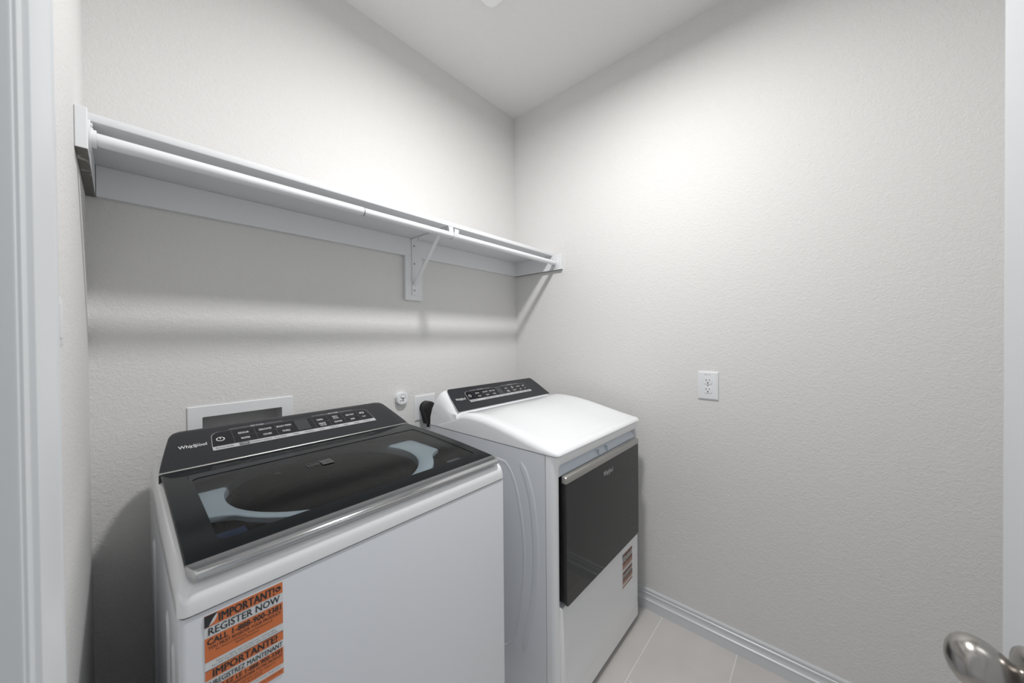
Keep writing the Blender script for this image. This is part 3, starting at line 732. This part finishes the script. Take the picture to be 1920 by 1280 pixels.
s = sticker(wm, Frame((-1.633, WY0-.0001, 0.9035), (1, 0, 0), (0, 0, 1)), 0.1045, 0.162, ORANGE, PAPER); s['label'] = 'orange and white registration sticker'

# ------------------------------------------------------------------ dryer
DX0, DX1, DYB = -0.7815, -0.1016, -0.160
dr = thing('clothes_dryer', 'white front-load clothes dryer with dark glass hamper door', 'clothes dryer', ((DX0+DX1)/2, -0.5, 0))
bm = nb(); loops(bm, [[(x, y, z) for x, y in rrect(DX0, DX1, -0.8015, DYB, .004, 3)] for z in (0.030, .9395)])
def rib(bm, pts, wd, ht):
    """pressed rib on the left side following pts (y,z)"""
    P = []
    n = len(pts)
    for i in range(n-1):
        for k in range(6):
            t_ = k/6; p = [Vector((0, *pts[max(min(j, n-1), 0)])) for j in (i-1, i, i+1, i+2)]
            P.append(0.5*((2*p[1])+(-p[0]+p[2])*t_+(2*p[0]-5*p[1]+4*p[2]-p[3])*t_*t_+(-p[0]+3*p[1]-3*p[2]+p[3])*t_**3))
    P.append(Vector((0, *pts[-1])))
    ls = []
    for i, p in enumerate(P):
        d = (P[min(i+1, len(P)-1)]-P[max(i-1, 0)]).normalized(); nrm = Vector((0, d.z, -d.y))
        e = min(i, len(P)-1-i); k = min(1, .25+e*.25)
        ls.append([Vector((DX0-h*k, 0, 0))+p+nrm*a*k for a, h in ((-wd/2, -.001), (-wd/2*.85, .15*ht), (-wd/2*.6, .8*ht), (-wd/2*.35, ht), (wd/2*.35, ht), (wd/2*.6, .8*ht), (wd/2*.85, .15*ht), (wd/2, -.001))])
    loops(bm, ls)
rib(bm, [(-.694, .895), (-.722, .840), (-.744, .768), (-.757, .67), (-.760, .572), (-.755, .48), (-.742, .397), (-.718, .29), (-.702, .225)], .034, .0018)
rib(bm, [(-.30, .878), (-.58, .878), (-.630, .868), (-.663, .82), (-.685, .751), (-.703, .65), (-.708, .552), (-.700, .45), (-.686, .354), (-.665, .27), (-.635, .215), (-.58, .195), (-.30, .192)], .016, .0012)
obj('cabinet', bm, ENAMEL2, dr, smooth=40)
for fx in (DX0+.06, DX1-.06):
    for fy in (-.76, DYB-.06):
        bm = nb(); lathe(bm, (fx, fy, 0.0), (0, 0, 1), [(0, .022), (.012, .022), (.014, .010), (.031, .010)], n=16); obj('foot', bm, RUBBER, dr, smooth=40)
YFR = -0.840
HX0, HX1, HZ0, HZ1 = -0.756, -0.127, 0.425, 0.906
bm = nb()
def fl(x0, x1, z0, z1, r, y): return [(x, y, z) for x, z in rrect(x0, x1, z0, z1, r, 8)]
loops(bm, [fl(DX0, DX1, .0955, .9395, .004, -.8035), fl(DX0, DX1, .0955, .9395, .004, -.822), fl(DX0+.0025, DX1-.0025, .0957, .9385, .005, -.831), fl(DX0+.008, DX1-.008, .096, .937, .007, -.8375), fl(DX0+.015, DX1-.015, .0965, .935, .01, YFR),
           fl(HX0-.004, HX1+.004, HZ0-.004, HZ1+.004, .016, YFR), fl(HX0-.001, HX1+.001, HZ0-.001, HZ1+.001, .014, YFR+.002), fl(HX0, HX1, HZ0, HZ1, .013, YFR+.006), fl(HX0+.001, HX1-.001, HZ0+.001, HZ1-.001, .013, YFR+.022)], cap0=False, cap1=False)
obj('front_panel', bm, ENAMEL, dr, smooth=40)
bm = nb(); flat(bm, Frame((0, YFR+.0215, 0), (1, 0, 0), (0, 0, 1)), rrect(HX0-.001, HX1+.001, HZ0, HZ1, .013), 0, 0)
# bluish pull pocket above the door with two ribs and a screw
extrude_x(bm, [(YFR+.021, .868), (YFR+.004, .868), (YFR+.008, .876), (YFR+.016, .888), (YFR+.020, .905), (YFR+.021, .905)], HX0+.004, HX1-.004)
for xx in (-.475, -.405): box(bm, xx-.001, xx+.001, YFR+.003, YFR+.021, .868, .892)
obj('handle_recess', bm, RECESS, dr, smooth=30)['label'] = 'bluish plastic finger pocket above the door'
bm = nb(); loops(bm, [[(x, y, z) for x, y in rrect(DX0+.001, DX1-.001, -.8385, -.8035, .010, 4)] for z in (.030, .0935)]); obj('kick_panel', bm, ENAMEL, dr, smooth=40)
bm = nb(); box(bm, DX0+.05, DX1-.05, -.78, DYB-.02, .012, .030); obj('base_pan', bm, DARKPL, dr)
# door
QX0, QX1, QZ0, QZ1 = -0.7455, -0.1500, 0.440, 0.874
YD = -0.860
bm = nb()
loops(bm, [fl(QX0+.001, QX1-.001, QZ0+.001, QZ1-.012, .012, YFR+.018), fl(QX0+.001, QX1-.001, QZ0+.001, QZ1-.012, .012, YD+.006), fl(QX0+.001, QX1-.001, QZ0+.001, QZ1-.012, .012, YD+.005)], cap0=True, cap1=True)
dd_ = obj('door', bm, DARKPL, dr, smooth=40)
bm = nb(); loops(bm, [fl(QX0, QX1, QZ0, QZ1-.026, .010, YD+.005), fl(QX0, QX1, QZ0, QZ1-.026, .010, YD+.0015), fl(QX0+.0012, QX1-.0012, QZ0+.0012, QZ1-.0265, .009, YD)], cap0=True, cap1=True)
obj('door_glass', bm, DRYGLASS, dd_, smooth=40)
bm = nb(); zt = QZ1
loops(bm, [[(x, y, z) for y, z in pr] for x, pr in [(x, [(YD-.0005, QZ1-.0262), (YD-.0005-.001*s, zt-.010), (YD+.001, zt-.004*(2-s)), (YD+.006, zt-.002-.004*(1-s)), (YD+.018, zt-.003-.004*(1-s)), (YD+.018, QZ1-.0262)]) for x, s in ((QX0, 0), (QX0+.006, 1), (QX1-.006, 1), (QX1, 0))]])
obj('door_handle', bm, BRUSHED, dd_, smooth=40)['label'] = 'brushed silver strip along the door top'
dfr = Frame((0, YD, 0), (1, 0, 0), (0, 0, 1))
bm = nb(); logo(bm, dfr, -0.487, -0.408, 0.796, 0.0006); obj('logo', bm, SILVER, dd_)
s = sticker(dr, Frame((-0.279, YFR-.0001, 0.387), (1, 0, 0), (0, 0, 1)), 0.101, 0.147, PALEORANGE, PAPER); s['label'] = 'faded brownish registration sticker'

# domed top
DXC = (DX0+DX1)/2; HWD = (DX1-DX0)/2
prof = [(-.2215, .948), (-.224, .962), (-.232, .970), (-.250, .975), (-.30, .990), (-.345, 1.006), (-.384, 1.018), (-.42, 1.0205), (-.45, 1.0205), (-.519, 1.016), (-.59, 1.005), (-.656, .992), (-.72, .978), (-.775, .966), (-.805, .959), (-.825, .954)]
bm = nb(); secs = []
def xsec(y, zt_, hw, zb):
    zt2 = zt_+.004; r = min(.024, (zt2-zb)*.8); out = [(DXC-hw, y, zb)]
    arc = []
    for k in range(9):
        a = math.pi/2*k/8; arc.append((hw-r*1.1+r*1.1*math.cos(a), zt2-r+r*math.sin(a)))
    L_ = [(-x, z) for x, z in arc]; R_ = [(x, z) for x, z in reversed(arc)]
    mid = [(-hw+.055, zt2), (-hw+.064, zt2-.0012), (-hw*.4, zt2-.0012), (0, zt2-.0012), (hw*.4, zt2-.0012), (hw-.064, zt2-.0012), (hw-.055, zt2)]
    if y < -.775 or y > -.36: mid = [(x, zt2) for x, _ in mid]
    return [(DXC-hw, y, zb)]+[(DXC+x, y, z) for x, z in L_+mid+R_]+[(DXC+hw, y, zb)]
for y, z in prof: secs.append(xsec(y, z, HWD+.001, .9425))
for dy, dz, dh in ((-.836, .9500, .001), (-.844, .9450, .004), (-.8485, .9400, .010), (-.850, .9360, .018)):
    secs.append(xsec(dy, dz+.003, HWD-dh, .9425))
loops(bm, secs); obj('top_lid', bm, ENAMEL, dr, smooth=50)
# console housing and its dark fascia
cp0, cp1 = (-.342, 1.018), (-.226, 1.098)
hp = [(DYB, .9425), (DYB-.002, 1.00), (DYB-.012, 1.045), (DYB-.035, 1.080), (-.212, 1.0945), (-.226, 1.097), (-.262, 1.074), (-.30, 1.047), (-.342, 1.0165), (-.352, .9425)]
bm = nb(); secs = []
for dx, s, yy in ((0, .60, .0), (.003, .72, 0), (.010, .86, 0), (.020, .95, 0), (.034, .992, 0), (.045, 1, 0)):
    secs.append((dx, s))
full = [(DX0+dx, s) for dx, s in secs]+[(DX1-dx, s) for dx, s in reversed(secs)]
ls = []
for x, s in full:
    l = []
    for i, (y, z) in enumerate(hp):
        zz = .9425+(z-.9425)*s if 0 < i < 9 else z
        if i == 8: zz = max(zz, 1.010)
        if i == 7: zz = max(zz, 1.012+.03*(s-.6))
        l.append((x, y+(.0), zz))
    ls.append(l)
loops(bm, ls); dc = obj('console', bm, ENAMEL, dr, smooth=40)
dfr2 = Frame((DXC, cp0[0], cp0[1]), (1, 0, 0), (0, cp1[0]-cp0[0], cp1[1]-cp0[1])); DL = math.hypot(cp1[0]-cp0[0], cp1[1]-cp0[1])
pts = [(-.326, 0), (.326, 0), (.318, DL*.35), (.312, DL*.62), (.304, DL*.86), (.299, DL*.95), (.290, DL), (-.290, DL), (-.299, DL*.95), (-.304, DL*.86), (-.312, DL*.62), (-.318, DL*.35)]
bm = nb(); slab(bm, dfr2, pts, -.004, .003); slab(bm, dfr2, [(a*1.006, b_*1.01-.0005) for a, b_ in pts], -.006, .0015, 1)
fas = obj('fascia', bm, [CHARCOAL, SILVER], dc, smooth=30)
f3 = Frame(dfr2.p(0, 0, .0031), dfr2.u, dfr2.v)
controls(fas, f3, -0.226, 0.208, 0.041, 0.054, 0.108, dryer=True)
bm = nb(); logo(bm, f3, -0.294, -0.240, 0.064, 0.0003); obj('logo', bm, WHITEINK, fas)

for o in bpy.data.objects:
    if '_b' in o: del o['_b']
